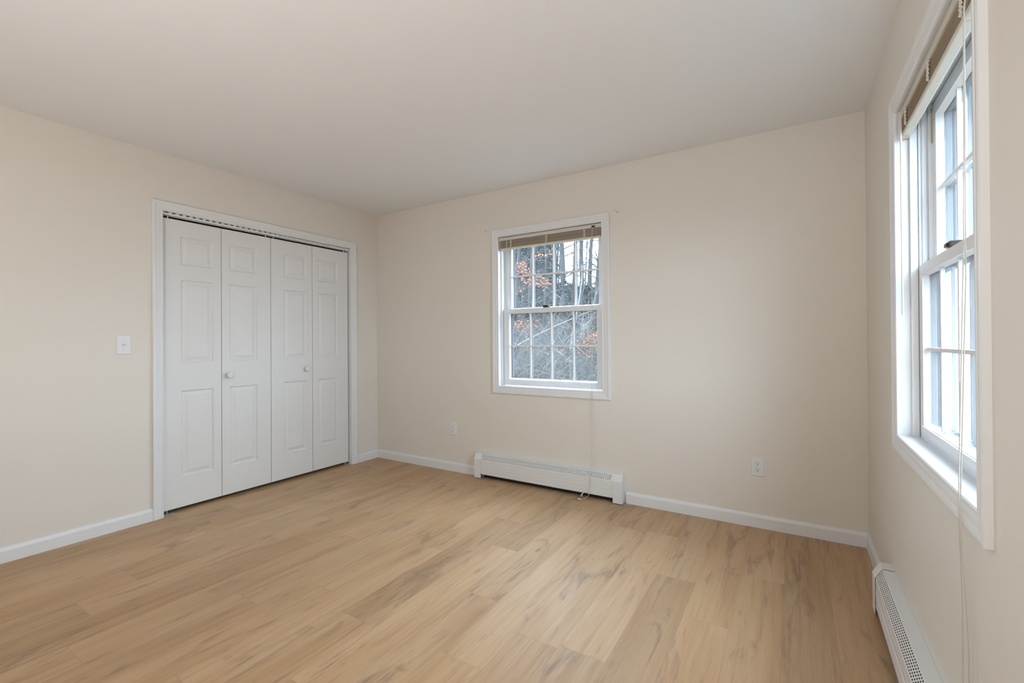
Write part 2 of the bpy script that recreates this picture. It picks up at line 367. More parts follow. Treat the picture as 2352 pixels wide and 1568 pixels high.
def make_window(name, loc, rz, label):
    root = tag(empty(name, loc, rz), label, 'window', kind='structure')
    x = OX
    # casing
    bm = B(); frame_ring(bm, CASING, -x + .003, x - .003, OZ0 + .003 - .003, OZ1 - .003); obj('casing', bm, M['trim'], root)
    # jamb boards lining the opening, with a stop
    bm = B()
    box(bm, -x - .012, -x, 0, T + .02, OZ0 - .012, OZ1 + .012); box(bm, x, x + .012, 0, T + .02, OZ0 - .012, OZ1 + .012)
    box(bm, -x, x, 0, T + .02, OZ1, OZ1 + .012); box(bm, -x, x, 0, .06, OZ0 - .012, OZ0)
    obj('jamb', bm, M['trim'], root)
    bm = B()
    box(bm, -x, -x + .012, .036, .0575, OZ0, OZ1, .002); box(bm, x - .012, x, .036, .0575, OZ0, OZ1, .002)
    obj('stop_moulding', bm, M['trim'], root)
    # grooved side tracks and sloping outer sill
    bm = B()
    for s in (-1, 1):
        for a, c, d in ((.0615, .066, .010), (.072, .084, .006), (.089, .101, .014), (.101, .113, .006), (.117, .124, .010), (.142, .165, .022)):
            box(bm, min(s * x, s * (x - d)), max(s * x, s * (x - d)), a, c, OZ0, OZ1)
    box(bm, -x, x, .142, .165, OZ1 - .022, OZ1)
    obj('side_track', bm, M['vinyl'], root)
    bm = B()
    v = [bm.verts.new(p) for p in ((-x, .06, OZ0), (x, .06, OZ0), (x, T + .06, OZ0 - .03), (-x, T + .06, OZ0 - .03), (-x, .06, OZ0 - .012), (x, .06, OZ0 - .012), (x, T + .06, OZ0 - .06), (-x, T + .06, OZ0 - .06))]
    for f in ((0, 1, 2, 3), (7, 6, 5, 4), (0, 4, 5, 1), (1, 5, 6, 2), (2, 6, 7, 3), (3, 7, 4, 0)): bm.faces.new([v[i] for i in f])
    obj('sill', bm, M['vinyl'], root)
    # exterior trim
    bm = B(); ring_box(bm, -x - .10, x + .10, OZ0 - .11, OZ1 + .11, .10, .10, .11, .11, T, T + .028); obj('exterior_trim', bm, M['outer'], root)

    def sash(nm, z0, z1, gz0, gz1, yf, yg, yb, gx=.385):
        bm = B()
        sx0 = x - .0135
        ring_box(bm, -sx0, sx0, z0, z1, sx0 - gx - .008, sx0 - gx - .008, gz0 - z0 - .008, z1 - gz1 - .008, yf, yb)
        bead_ring(bm, -gx, gx, gz0, gz1, yf + .002, yg - .001, .008)
        bmesh.ops.remove_doubles(bm, verts=bm.verts, dist=1e-6)
        s = obj(nm, bm, M['vinyl'], root)
        bm = B(); box(bm, -gx - .004, gx + .004, yg, yg + .003, gz0 - .004, gz1 + .004); obj('glass_pane', bm, M['glass'], s)
        # dark spacer just behind the inner pane
        bm = B(); ring_box(bm, -gx - .006, gx + .006, gz0 - .006, gz1 + .006, .006, .006, .004, .004, yg + .0035, yg + .026); obj('spacer', bm, M['gasket'], s)
        # muntin grid: three uprights and one cross bar, inside and outside the glass
        zc = (gz0 + gz1) / 2 + (.0 if nm == 'lower_sash' else .004)
        for ya, yb_, mm, nn in ((yg - .011, yg, 'vinyl', 'muntin_grid'), (yg + .017, yg + .024, 'outer', 'outer_grid')):
            bm = B()
            for xm in (-.193, 0, .193): box(bm, xm - .0062, xm + .0062, ya, yb_, gz0, gz1)
            xs = [-gx, -.193 - .0062, -.193 + .0062, -.0062, .0062, .193 - .0062, .193 + .0062, gx]
            for i in range(0, 8, 2): box(bm, xs[i], xs[i + 1], ya, yb_, zc - .0062, zc + .0062)
            obj(nn, bm, M[mm], s)
        # outer lip of the sash
        bm = B(); ring_box(bm, -gx - .02, gx + .02, gz0 - .02, gz1 + .02, .022, .022, .022, .022, yg + .0262, yg + .031); obj('outer_bead', bm, M['outer'], s)
        return s
    up_ = sash('upper_sash', 1.400, 2.030, 1.444, 1.975, .100, .122, .1395)
    lo_ = sash('lower_sash', .793, 1.434, .853, 1.394, .0585, .078, .0985)
    bm = B(); box(bm, -.388, .388, .0525, .0587, 1.398, 1.434, .002); obj('check_rail', bm, M['vinyl'], lo_)
    bm = B(); box(bm, -.383, .383, .0515, .0587, .823, .843, .002); obj('lift_rail', bm, M['vinyl'], lo_)
    bm = B(); box(bm, -.072, -.016, .062, .092, 1.4335, 1.4385, .001); box(bm, -.066, -.020, .054, .084, 1.4385, 1.456, .003); box(bm, -.066, -.040, .05, .062, 1.440, 1.453, .002)
    obj('sash_lock', bm, M['lock'], lo_)
    return root

win1 = make_window('window_1', (WX, 0, 0), 0, 'white double-hung window facing the woods, with sixteen small panes and raised blind')
win2 = make_window('window_2', (W, RY, 0), -PI / 2, 'white double-hung window on the right-hand wall, seen almost edge-on')

# tan paper label stuck inside the second window's upper track (handwriting-like strokes, not readable)
lab = tag(empty('paper_label', (W + .112, RY + OX - .0255, 1.955), -PI / 2), 'tan paper label with smudged print on the upper track of the side window', 'label')
bm = B(); box(bm, -.0175, .0175, -.0006, .0006, -.065, .065); pl = obj('paper', bm, M['tape'], lab)
r = random.Random(3); bm = B()
zz = .055
while zz > -.058:
    hh = r.uniform(.006, .012)
    for q in range(3):
        a = r.uniform(-.012, .008)
        box(bm, a, a + r.uniform(.002, .006), -.0012, -.0004, zz - hh, zz - hh + r.uniform(.001, hh * .6))
    box(bm, -.012, -.010, -.0012, -.0004, zz - hh, zz); zz -= hh + .004
obj('print', bm, M['ink'], lab)
lab.rotation_euler = (0, 0, 0)

# ------------------------------------------------------------------ blinds
def make_blind(loc, rz, label, cord_pts):
    root = tag(empty('mini_blind', loc, rz), label, 'window blind', 'raised mini blinds')
    h = .449
    # head rail: open-top channel with end brackets
    bm = B(); box(bm, -h, h, .010, .0112, 2.009, 2.034); box(bm, -h, h, .0345, .0357, 2.009, 2.034); box(bm, -h, h, .010, .0357, 2.008, 2.0095)
    box(bm, -h, h, .0085, .0100, 2.0315, 2.0335)
    obj('head_rail', bm, M['railbar'], root)
    for s in (-1, 1):
        bm = B(); box(bm, s * h - .008 if s > 0 else -h - .006, s * h + .006 if s > 0 else -h + .008, .0065, .039, 2.0055, 2.0365, .001); obj('end_bracket', bm, M['railbar'], root)
    # stacked slats (one pattern)
    bm = B(); z = 1.9465; r = random.Random(4)
    while z < 2.002:
        j = r.uniform(-.0014, .0014)
        pr = [(-.0125, 0), (-.012, .0016), (-.006, .0026), (0, .003), (.006, .0026), (.012, .0016), (.0125, 0), (.006, .0010), (0, .0014), (-.006, .0010)]
        rs = sweep(bm, pr, [lambda u, v, q=q: (q, .0235 + j + u, z + v) for q in (-h + .004, h - .004)])
        bm.faces.new(rs[0]); bm.faces.new(rs[1]); z += r.choice((.0021, .0024, .0031))
    obj('slat_stack', bm, M['slat'], root)
    bm = B(); box(bm, -h + .003, h - .003, .0095, .0375, 1.9295, 1.9455, .004); br = obj('bottom_rail', bm, M['railbar'], root)
    for s in (-1, 1):
        bm = B(); box(bm, s * (h - .003) - .006, s * (h - .003) + .003, .0085, .0385, 1.9285, 1.9465, .003); obj('end_cap', bm, M['blind'], br)
    # bunched ladder cords
    for xc in (-.338, -.006, .316):
        bm = B(); r = random.Random(int(xc * 1000))
        for q in range(4):
            pts = []
            n = 15
            for i in range(n):
                t = i / (n - 1)
                pts.append((xc + (q - 1.5) * .0042 + r.uniform(-.003, .003), .0062 - .002 * math.sin(i * 2.1 + q), 2.004 - t * .058))
            tube(bm, pts, .0019, 5)
        for i in range(3):
            zc = 1.998 - i * .021
            tube(bm, [(xc - .006, .006, zc), (xc, .0035, zc - .004), (xc + .006, .006, zc - .001)], .0010, 5)
        tube(bm, [(xc, .0085, 1.945), (xc + .001, .0075, 1.930), (xc + .002, .012, 1.9275), (xc + .001, .036, 1.9275)], .0009, 5)
        obj('ladder_cord', bm, M['cord'], root)
    # tilt wand on its hook
    bm = B(); tube(bm, [(-.374, .010, 2.017), (-.374, .001, 2.016), (-.374, -.002, 2.008), (-.374, -.001, 1.998)], .0016, 6); obj('wand_hook', bm, M['cord'], root)
    bm = B(); tube(bm, [(-.374, -.001, 2.0), (-.374, -.001, 1.985), (-.373, -.001, 1.3), (-.373, -.001, 1.256), (-.373, -.001, 1.252)], [.0028, .0032, .0030, .0036, .0024], 6); obj('tilt_wand', bm, M['cord'], root)
    # lift cord: two strands, tassel at the end
    bm = B(); box(bm, .374, .402, .0065, .0105, 2.012, 2.024, .001); obj('cord_lock', bm, M['lock'], root)
    c = None
    bm = B()
    for pts in cord_pts['strands']: tube(bm, pts, .0013, 5)
    c = obj('lift_cord', bm, M['cord'], root, smooth=True)
    for p, d in cord_pts['tassels']:
        bm = B(); q = Vector(d).to_track_quat('Z', 'Y').to_matrix().to_4x4(); q.translation = Vector(p)
        lathe(bm, [(.0015, 0), (.003, .003), (.0045, .012), (.0065, .024), (.006, .027)], q, 14); obj('tassel', bm, M['railbar'], c, smooth=True)
    return root
# the cord of the back window hangs over the casing, over the heater and ends on the floor
x0 = .381
c1 = [(x0, .006, 2.012), (x0, -.006, 1.93), (x0 - .002, -.012, 1.43), (x0 - .003, -.0205, .84), (x0 - .004, -.0215, .73), (x0 - .001, -.045, .34), (x0 - .001, -.0715, .175),
      (x0 - .002, -.0735, .10), (x0 - .002, -.075, .055), (x0 - .008, -.08, .036), (x0 - .022, -.095, .018), (x0 - .040, -.112, .006), (x0 - .052, -.122, .003)]
c2 = [(x0 + .004, .006, 2.012), (x0 + .003, -.006, 1.92), (x0 + .002, -.0125, 1.2), (x0 + .001, -.0205, .79), (x0 + .008, -.0215, .70), (x0 + .012, -.020, .45), (x0 + .014, -.020, .222),
      (x0 + .012, -.045, .2085), (x0 + .004, -.0705, .172), (x0 - .003, -.0745, .09), (x0 - .03, -.076, .05), (x0 - .055, -.078, .043)]
blind1 = make_blind((WX, 0, 0), 0, 'almond mini blind raised to the top of the window facing the woods',
           {'strands': [c1, c2], 'tassels': [((x0 - .050, -.121, .0075), (-.026, -.004, .001)), ((x0 - .054, -.078, .043), (-.012, -.004, -.02))]})
d1 = [(x0, .006, 2.012), (x0, -.004, 1.93), (x0 - .001, -.008, 1.4), (x0 - .002, -.0205, .84), (x0 - .003, -.0215, .73), (x0 - .008, -.016, .55), (x0 - .02, -.014, .35), (x0 - .03, -.014, .225)]
d2 = [(x0 + .004, .006, 2.012), (x0 + .004, -.004, 1.92), (x0 + .010, -.008, 1.3), (x0 + .008, -.0205, .79), (x0 + .012, -.0215, .70), (x0 + .018, -.012, .45), (x0 + .02, -.012, .225)]
blind2 = make_blind((W, RY, 0), -PI / 2, 'almond mini blind raised to the top of the side window, seen from below',
           {'strands': [d1, d2], 'tassels': []})

# ------------------------------------------------------------------ closet
root = tag(empty('trim_1', (0, (CY0 + CY1) / 2, 0), PI / 2), 'white moulded casing round the closet doorway', 'door casing', kind='structure')
hw = (CY1 - CY0) / 2
bm = B(); frame_ring(bm, CASING, -hw - .003 + .003, hw, 0, CZ, 'LTR'); obj('casing', bm, M['trim'], root)
bm = B(); box(bm, -hw - .012, -hw, 0, LT, 0, CZ + .012); box(bm, hw, hw + .012, 0, LT, 0, CZ + .012); box(bm, -hw, hw, 0, LT, CZ, CZ + .012)
obj('jamb', bm, M['trim'], root)
bm = B(); box(bm, -hw, hw, .020, .026, 2.0385, CZ); box(bm, -hw, hw, .058, .064, 2.0385, CZ); box(bm, -hw, hw, .020, .064, CZ - .006, CZ); obj('door_track', bm, M['trim'], root)

def leaf_mesh(w, h, th, p0, p1, rows):
    """bifold leaf: local x along its width, front face at y = 0 facing -y, z up; raised panels in rows"""
    bm = B()
    xs = [0, p0, p1, w]; zs = sorted({0, h, *[z for r_ in rows for z in r_]})
    rowset = {r_[0] for r_ in rows}
    for i in range(3):
        for j in range(len(zs) - 1):
            a, b_, c, d = xs[i], xs[i + 1], zs[j], zs[j + 1]
            if i == 1 and c in rowset:
                rings = []
                for ins, dep in ((0, 0), (.003, .005), (.009, .0105), (.013, .011), (.036, .0035), (.038, .0016)):
                    rings.append([bm.verts.new(p) for p in ((a + ins, dep, c + ins), (b_ - ins, dep, c + ins), (b_ - ins, dep, d - ins), (a + ins, dep, d - ins))])
                for A, C in zip(rings, rings[1:]):
                    for q in range(4): bm.faces.new((A[q], A[(q + 1) % 4], C[(q + 1) % 4], C[q]))
                bm.faces.new(rings[-1])
            else:
                bm.faces.new([bm.verts.new(p) for p in ((a, 0, c), (b_, 0, c), (b_, 0, d), (a, 0, d))])
    # edges and back
    for q in (((0, 0, 0), (w, 0, 0), (w, th, 0), (0, th, 0)), ((0, 0, h), (w, 0, h), (w, th, h), (0, th, h)), ((0, 0, 0), (0, 0, h), (0, th, h), (0, th, 0)),
              ((w, 0, 0), (w, 0, h), (w, th, h), (w, th, 0)), ((0, th, 0), (w, th, 0), (w, th, h), (0, th, h))):
        bm.faces.new([bm.verts.new(p) for p in q])
    bmesh.ops.remove_doubles(bm, verts=bm.verts, dist=1e-5)
    return bm

LB, LTp = .028, 2.019
ROWS = [(.238 - LB, .834 - LB), (1.029 - LB, 1.607 - LB), (1.711 - LB, 1.907 - LB)]
FX = -.030                      # front face of the doors
edges = [-1.841, -1.4635, -1.0870, -.7110, -.3335]
def bifold(name, i0, label):
    root = tag(empty(name, (FX, edges[i0], 0), PI / 2), label, 'closet door', 'closet bifold doors', 'structure')
    o = edges[i0]
    for q in (0, 1):
        a, b_ = edges[i0 + q] - o + .002, edges[i0 + q + 1] - o - .002
        w = b_ - a; m0 = .112 if q == 0 else .056
        lf = obj('door_leaf', leaf_mesh(w, LTp - LB, .034, m0, m0 + .207, ROWS), M['door'], root, loc=(a, 0, LB))
        yk = {1: (edges[1] + .049), 2: (edges[3] - .062)}
        if (i0 == 0 and q == 1) or (i0 == 2 and q == 0):
            yy = (-1.4155 if i0 == 0 else -.7745) - o - a
            bm = B(); mt = Matrix.Translation((yy, 0, (.924 if i0 == 0 else .936) - LB)) @ Matrix.Rotation(PI / 2, 4, 'X')
            lathe(bm, [(.014, 0), (.0115, .006), (.0115, .013), (.020, .019), (.0255, .025), (.0255, .031), (.021, .036), (.010, .0385), (.002, .0388)], mt, 28)
            obj('knob', bm, M['door'], lf, smooth=True)
    w = edges[i0 + 2] - o
    for xx in ((.042, w - .032) if i0 == 0 else (.033, w - .035)):
        bm = B(); tube(bm, [(xx, .016, LTp - .002), (xx, .016, 2.035), (xx, .016, 2.046)], [.004, .004, .003], 10); obj('top_pin', bm, M['plate'], root)
    xx = .03 if i0 == 0 else w - .03
    sgn = 1 if i0 == 0 else -1
    bm = B(); tube(bm, [(xx, .012, .0045), (xx, .012, LB + .002)], .0035, 10); obj('bottom_pin', bm, M['metal'], root)
    bm = B(); e = -.004 if i0 == 0 else w + .004
    box(bm, min(e, e + sgn * .075), max(e, e + sgn * .075), -.006, .024, .0005, .0035, .0008); box(bm, min(e, e + sgn * .003), max(e, e + sgn * .003), -.006, .024, .0005, .022)
    obj('floor_bracket', bm, M['metal'], root)
    return root
bifold('door_1', 0, 'left-hand pair of white six-panel bifold closet doors, nearer the light switch')
bifold('door_2', 2, 'right-hand pair of white six-panel bifold closet doors, nearer the corner')

# ------------------------------------------------------------------ baseboard heaters (local x along the wall, wall at y = 0, room towards -y)
def make_heater(L, loc, rz, label, caps=(True, True)):
    root = tag(empty('baseboard_heater', loc, rz), label, 'heater', 'baseboard heaters')
    z0, zt, zc, yt, yf = .040, .2035, .160, -.040, -.0635
    cap = .068
    a, b_ = (cap - .004 if caps[0] else 0), (L - cap + .004 if caps[1] else L)
    # top and back in one folded sheet
    bm = B()
    pr = [(-.0005, .015), (-.0005, zt), (yt, zt), (yt, zt - .0012), (-.0018, zt - .0012), (-.0018, .015)]
    rs = sweep(bm, pr, [lambda u, v, q=q: (q, u, v) for q in (a, b_)]); bm.faces.new(rs[0]); bm.faces.new(rs[1])
    obj('cover_top', bm, M['heater'], root)
    # perforated sloping grille
    bm = B(); rows = 5; pitch_ = .0148
    n = int((b_ - a) / pitch_)
    def P(xx, t): return (xx, yt + (yf - yt) * t, zt + (zc - zt) * t)
    tm0, tm1 = .07, .93
    ch = (tm1 - tm0) / rows
    bm.faces.new([bm.verts.new(P(*q)) for q in ((a, 0), (b_, 0), (b_, tm0), (a, tm0))]); bm.faces.new([bm.verts.new(P(*q)) for q in ((a, tm1), (b_, tm1), (b_, 1), (a, 1))])
    for r_ in range(rows):
        t0, t1 = tm0 + r_ * ch, tm0 + (r_ + 1) * ch; tcn = (t0 + t1) / 2
        off = pitch_ * (.5 if r_ % 2 else 0)
        st = a + .006 + off
        bm.faces.new([bm.verts.new(P(*q)) for q in ((a, t0), (st, t0), (st, t1), (a, t1))])
        m_ = int((b_ - .006 - st) / pitch_)
        for i in range(m_):
            x0_ = st + i * pitch_; x1_ = x0_ + pitch_; xc = (x0_ + x1_) / 2; hx, ht = .0042, ch * .26
            outer = [bm.verts.new(P(*q)) for q in ((x0_, t0), (xc, t0), (x1_, t0), (x1_, tcn), (x1_, t1), (xc, t1), (x0_, t1), (x0_, tcn))]
            inner = [bm.verts.new(P(*q)) for q in ((xc - hx * .75, tcn - ht * .9), (xc, tcn - ht), (xc + hx * .75, tcn - ht * .9), (xc + hx, tcn), (xc + hx * .75, tcn + ht * .9), (xc, tcn + ht), (xc - hx * .75, tcn + ht * .9), (xc - hx, tcn))]
            for q in range(8): bm.faces.new((outer[q], outer[(q + 1) % 8], inner[(q + 1) % 8], inner[q]))
        xe = st + m_ * pitch_
        bm.faces.new([bm.verts.new(P(*q)) for q in ((xe, t0), (b_, t0), (b_, t1), (xe, t1))])
    bmesh.ops.remove_doubles(bm, verts=bm.verts, dist=1e-5)
    obj('grille', bm, M['heater'], root)
    # ribbed front panel
    bm = B()
    pr = [(yf, zc), (yf, .134), (yf + .0012, .133), (yf + .0012, .131), (yf, .130), (yf, .102), (yf - .0016, .101), (yf - .0016, .098), (yf, .096), (yf, .083), (yf + .0012, .082), (yf + .0012, .080), (yf, .079),
          (yf, .062), (yf + .0012, .061), (yf + .0012, .059), (yf, .058), (yf, z0), (yf + .008, z0), (yf + .008, z0 + .001), (yf + .0026, z0 + .002), (yf + .0026, zc)]
    rs = sweep(bm, pr, [lambda u, v, q=q: (q, u, v) for q in (a, b_)]); bm.faces.new(rs[0]); bm.faces.new(rs[1])
    obj('front_panel', bm, M['heater'], root)
    # finned pipe inside
    bm = B(); tube(bm, [(a, -.03, .085), (b_, -.03, .085)], .011, 10)
    xx = a + .02
    while xx < b_ - .02:
        box(bm, xx, xx + .0012, -.053, -.008, .056, .125); xx += .012
    box(bm, a, b_, -.056, -.0025, .150, .1515)  # near-black sheet standing in for the shade behind the grille holes
    box(bm, a, b_, -.012, -.0025, .003, .016)
    obj('heating_element', bm, M['fins'], root)
    # end caps
    for s, on in ((0, caps[0]), (1, caps[1])):
        if not on: continue
        c0, c1_ = (0, cap) if s == 0 else (L - cap, L)
        bm = B()
        pr = [(-.0005, .006), (-.0005, zt + .0035), (yt - .0005, zt + .0035), (yf - .0035, zc + .001), (yf - .0035, .006)]
        rs = sweep(bm, pr, [lambda u, v, q=q: (q, u, v) for q in (c0, c1_)])
        bm.faces.new(rs[0 if s == 0 else 1])
        pr2 = [(u * .96 - .0005, v * .985 if v > .1 else v) for u, v in pr]
        bmesh.ops.delete(bm, geom=[f for f in bm.faces if all(abs(v.co.z - .006) < 1e-5 for v in f.verts) or all(abs(v.co.y + .0005) < 1e-6 for v in f.verts)], context='FACES')
        o = obj('end_cap', bm, M['heater'], root)
        md = o.modifiers.new('thickness', 'SOLIDIFY'); md.thickness = .0014; md.offset = -1
    return root
make_heater(1.294, (1.262, 0, 0), 0, 'long white baseboard heater under the window facing the woods')
make_heater(1.75, (W, -.715, 0), -PI / 2, 'white baseboard heater running along the right-hand wall under the side window')

# ------------------------------------------------------------------ outlets and switch
def plate_mesh(w, h):
    bm = B()
    rings = []
    for ins, d in ((0, 0), (0, -.002), (.0035, -.0055), (.005, -.006)):
        rings.append([bm.verts.new(p) for p in ((-w / 2 + ins, d, -h / 2 + ins), (w / 2 - ins, d, -h / 2 + ins), (w / 2 - ins, d, h / 2 - ins), (-w / 2 + ins, d, h / 2 - ins))])
    for A, C in zip(rings, rings[1:]):
        for q in range(4): bm.faces.new((A[q], A[(q + 1) % 4], C[(q + 1) % 4], C[q]))
    bm.faces.new(rings[-1]); bm.faces.new(rings[0])
    return bm
def screw(root, x, z):
    bm = B(); lathe(bm, [(.0028, 0), (.0028, .0006), (.002, .001)], Matrix.Translation((x, -.006, z)) @ Matrix.Rotation(PI / 2, 4, 'X'), 12); obj('screw', bm, M['metal'], root)
def make_outlet(x, z, label):
    root = tag(empty('wall_outlet', (x, 0, z)), label, 'outlet', 'wall outlets')
    obj('cover_plate', plate_mesh(.074, .119), M['plate'], root)
    for s in (1, -1):
        bm = B(); zc = s * .0195
        pts = []
        for k in range(28):
            t = 2 * PI * k / 28; pts.append((.0172 * math.cos(t), max(-.0125, min(.0125, .0172 * math.sin(t)))))
        rs = sweep(bm, pts, [lambda u, v, q=q: (u, q, zc + v) for q in (-.0055, -.0075)]); bm.faces.new(rs[1])
        rc = obj('receptacle', bm, M['plate'], root)
        bm = B(); box(bm, -.0085, -.0058, -.0079, -.0070, zc + .0005, zc + .0085); box(bm, .0058, .0082, -.0079, -.0070, zc + .0012, zc + .008)
        lathe(bm, [(.0027, 0), (.0027, .0009)], Matrix.Translation((0, -.0070, zc - .0075)) @ Matrix.Rotation(PI / 2, 4, 'X'), 12)
        obj('slots', bm, M['dark'], rc)
    screw(root, 0, 0)
    return root
make_outlet(.980, .379, 'white duplex outlet low on the wall between the closet corner and the window')
make_outlet(3.398, .375, 'white duplex outlet low on the wall between the long heater and the right corner')

root = tag(empty('light_switch', (0, -2.057, 1.1575), PI / 2), 'white toggle light switch on the wall left of the closet', 'light switch')
obj('cover_plate', plate_mesh(.076, .121), M['plate'], root)
bm = B(); box(bm, -.0055, .0055, -.0068, -.0055, -.0125, .0125); ins = obj('toggle_surround', bm, M['plate'], root)
bm = B()
v = [bm.verts.new(p) for p in ((-.0042, -.0066, -.002), (.0042, -.0066, -.002), (.0042, -.0066, .0105), (-.0042, -.0066, .0105), (-.0036, -.0165, -.0085), (.0036, -.0165, -.0085), (.0036, -.0185, -.002), (-.0036, -.0185, -.002))]
for f in ((3, 2, 1, 0), (4, 5, 6, 7), (0, 1, 5, 4), (1, 2, 6, 5), (2, 3, 7, 6), (3, 0, 4, 7)): bm.faces.new([v[i] for i in f])
obj('toggle', bm, M['plate'], root)
screw(root, 0, .030); screw(root, 0, -.030)

# ------------------------------------------------------------------ added fill light, out of view behind the camera, bounced off the ceiling
root = tag(empty('fill_uplight', (2.7, -3.95, 0)), 'unseen fill light added on the floor behind the photographer', 'fill light')
bm = B(); lathe(bm, [(.15, 0), (.15, .012), (.145, .016)], Matrix.Identity(4), 32); obj('base', bm, M['metal'], root, smooth=True)
bm = B(); pr = [(.12, .014), (.14, .05), (.15, .36), (.146, .362), (.136, .05), (.10, .03)]
rings = [[bm.verts.new((r_ * math.cos(2 * PI * k / 36), r_ * math.sin(2 * PI * k / 36), z_)) for k in range(36)] for r_, z_ in pr]
for A, C in zip(rings, rings[1:] + rings[:1]):
    for k in range(36): bm.faces.new((A[k], A[(k + 1) % 36], C[(k + 1) % 36], C[k]))
obj('shade', bm, M['heater'], root, smooth=True)
ld = bpy.data.lights.new('fill_light', 'AREA'); ld.shape = 'DISK'; ld.size = .24; ld.energy = FILL_POWER; ld.color = (.95, .965, .985)
lo = bpy.data.objects.new('fill_light', ld); COL.objects.link(lo); lo.parent = root; lo.location = (0, 0, .355); lo.rotation_euler = (PI, 0, 0)

# ------------------------------------------------------------------ the woods outside
M['bark'] = mat('grey_brown_bark', (0.034, 0.033, 0.033), 0.9, 0.1, var=0.35, vscale=9)
M['pale_bark'] = mat('pale_grey_bark', (0.105, 0.10, 0.092), 0.85, 0.15, var=0.25, vscale=14)
M['twig'] = mat('weathered_twigs', (0.052, 0.049, 0.045), 0.9, 0.1, var=0.3, vscale=2)
M['straw'] = mat('pale_dead_stems', (0.12, 0.112, 0.098), 0.9, 0.1, var=0.25, vscale=3)
M['needle'] = mat('hemlock_needles', (0.017, 0.03, 0.024), 0.7, 0.2, var=0.45, vscale=2.5)
M['beech'] = mat('dry_beech_leaves', (0.21, 0.078, 0.04), 0.75, 0.2, var=0.3, vscale=6)
M['litter'] = mat('fallen_leaves', (0.075, 0.042, 0.026), 0.85, 0.1, var=0.45, vscale=7)
M['earth'] = mat('woodland_soil', (0.042, 0.031, 0.023), 0.95, 0.05, var=0.4, vscale=1.2)

CAM = cm.translation.copy()
def ray_at(px, py, y):
    d = fw2 + rt3 * ((px - 1176) / 1045.27) + up3 * ((778.74 - py) / 1045.27)
    return CAM + d * ((y - CAM.y) / d.y)
def gz(x, y):
    return -.55 + .085 * max(0, y - 2) + .06 * max(0, y - 14) + .12 * math.sin(x * .5) * math.cos(y * .4)

class G:
    def __init__(s): s.v = []; s.f = []
    def tube(s, pts, rs, seg=4):
        base = len(s.v); n = len(pts)
        for i, p in enumerate(pts):
            d = (pts[min(i + 1, n - 1)] - pts[max(i - 1, 0)])
            a = Vector((d.y, -d.x, .001 + .3 * d.z)).normalized(); a = (a - d.normalized() * a.dot(d.normalized())).normalized(); b = d.normalized().cross(a)
            for k in range(seg):
                t = 2 * PI * k / seg; s.v.append(p + (a * math.cos(t) + b * math.sin(t)) * rs[i])
        for i in range(n - 1):
            for k in range(seg):
                s.f.append((base + i * seg + k, base + i * seg + (k + 1) % seg, base + (i + 1) * seg + (k + 1) % seg, base + (i + 1) * seg + k))
        s.f.append(tuple(base + k for k in range(seg))[::-1]); s.f.append(tuple(base + (n - 1) * seg + k for k in range(seg)))
    def leaf(s, p, size, r):
        a = Vector((r.uniform(-1, 1), r.uniform(-1, 1), r.uniform(-.7, .5))).normalized(); b = a.orthogonal().normalized()
        b = (b * math.cos(1.3) + a.cross(b) * r.uniform(-1, 1)).normalized(); n = a.cross(b) * size * .15
        i = len(s.v)
        s.v += [p, p + a * size * .5 + b * size * .28 + n, p + a * size, p + a * size * .5 - b * size * .28 + n]
        s.f += [(i, i + 1, i + 2), (i, i + 2, i + 3)]
    def spray(s, p, d, L, r):
        """flat drooping evergreen spray: a narrow kite of needles"""
        b = Vector((-d.y, d.x, r.uniform(-.4, .4))).normalized(); i = len(s.v)
        s.v += [p, p + d * L * .45 + b * L * .16, p + d * L - Vector((0, 0, L * .12)), p + d * L * .45 - b * L * .16]
        s.f += [(i, i + 1, i + 2), (i, i + 2, i + 3)]
    def build(s, name, m, parent=None):
        me = bpy.data.meshes.new(name); me.from_pydata([tuple(v) for v in s.v], [], s.f); me.materials.append(m)
        o = bpy.data.objects.new(name, me); COL.objects.link(o)
        if parent: o.parent = parent
        return o

# ground
g = G(); nx, ny = 50, 46
for j in range(ny + 1):
    for i in range(nx + 1):
        xx, yy = -34 + i * 1.3, .30 + (j / ny) ** 1.4 * 60
        g.v.append(Vector((xx, yy, gz(xx, yy))))
for j in range(ny):
    for i in range(nx):
        a = j * (nx + 1) + i; g.f.append((a, a + 1, a + nx + 2, a + nx + 1))
tag(g.build('ground', M['earth']), 'rising woodland ground outside the window', 'ground', kind='structure')
g = G()
for j in range(21):
    for i in range(13): g.v.append(Vector((W + .30 + i * 2.4, -30 + j * 1.515, -.55 + .01 * i * math.sin(j))))
for j in range(20):
    for i in range(12):
        a = j * 13 + i; g.f.append((a, a + 1, a + 14, a + 13))
tag(g.build('ground', M['earth']), 'level ground outside the side window', 'ground', kind='structure')

def limb(g, p, d, L, r0, r, depth, seg=4, droop=.0, twig=None):
    """a branch with side shoots; returns points along it"""
    n = 5; pts = [p.copy()]; q = p.copy(); d = d.normalized()
    for i in range(n):
        d = (d + Vector((r.uniform(-1, 1), r.uniform(-1, 1), r.uniform(-1, 1))) * .13 + Vector((0, 0, -droop))).normalized()
        q = q + d * (L / n); pts.append(q.copy())
    g.tube(pts, [r0 * (1 - .8 * i / n) for i in range(n + 1)], seg)
    out = list(pts)
    if depth > 0:
        for k in range(r.randint(3, 5)):
            i = r.randint(1, n - 1); dd = (pts[i + 1] - pts[i]).normalized()
            s = Vector((r.uniform(-1, 1), r.uniform(-1, 1), r.uniform(-.4, .8)))
            out += limb(twig or g, pts[i], dd * .8 + s * .75, L * r.uniform(.4, .65), r0 * .5, r, depth - 1, 3, droop, twig)
    return out

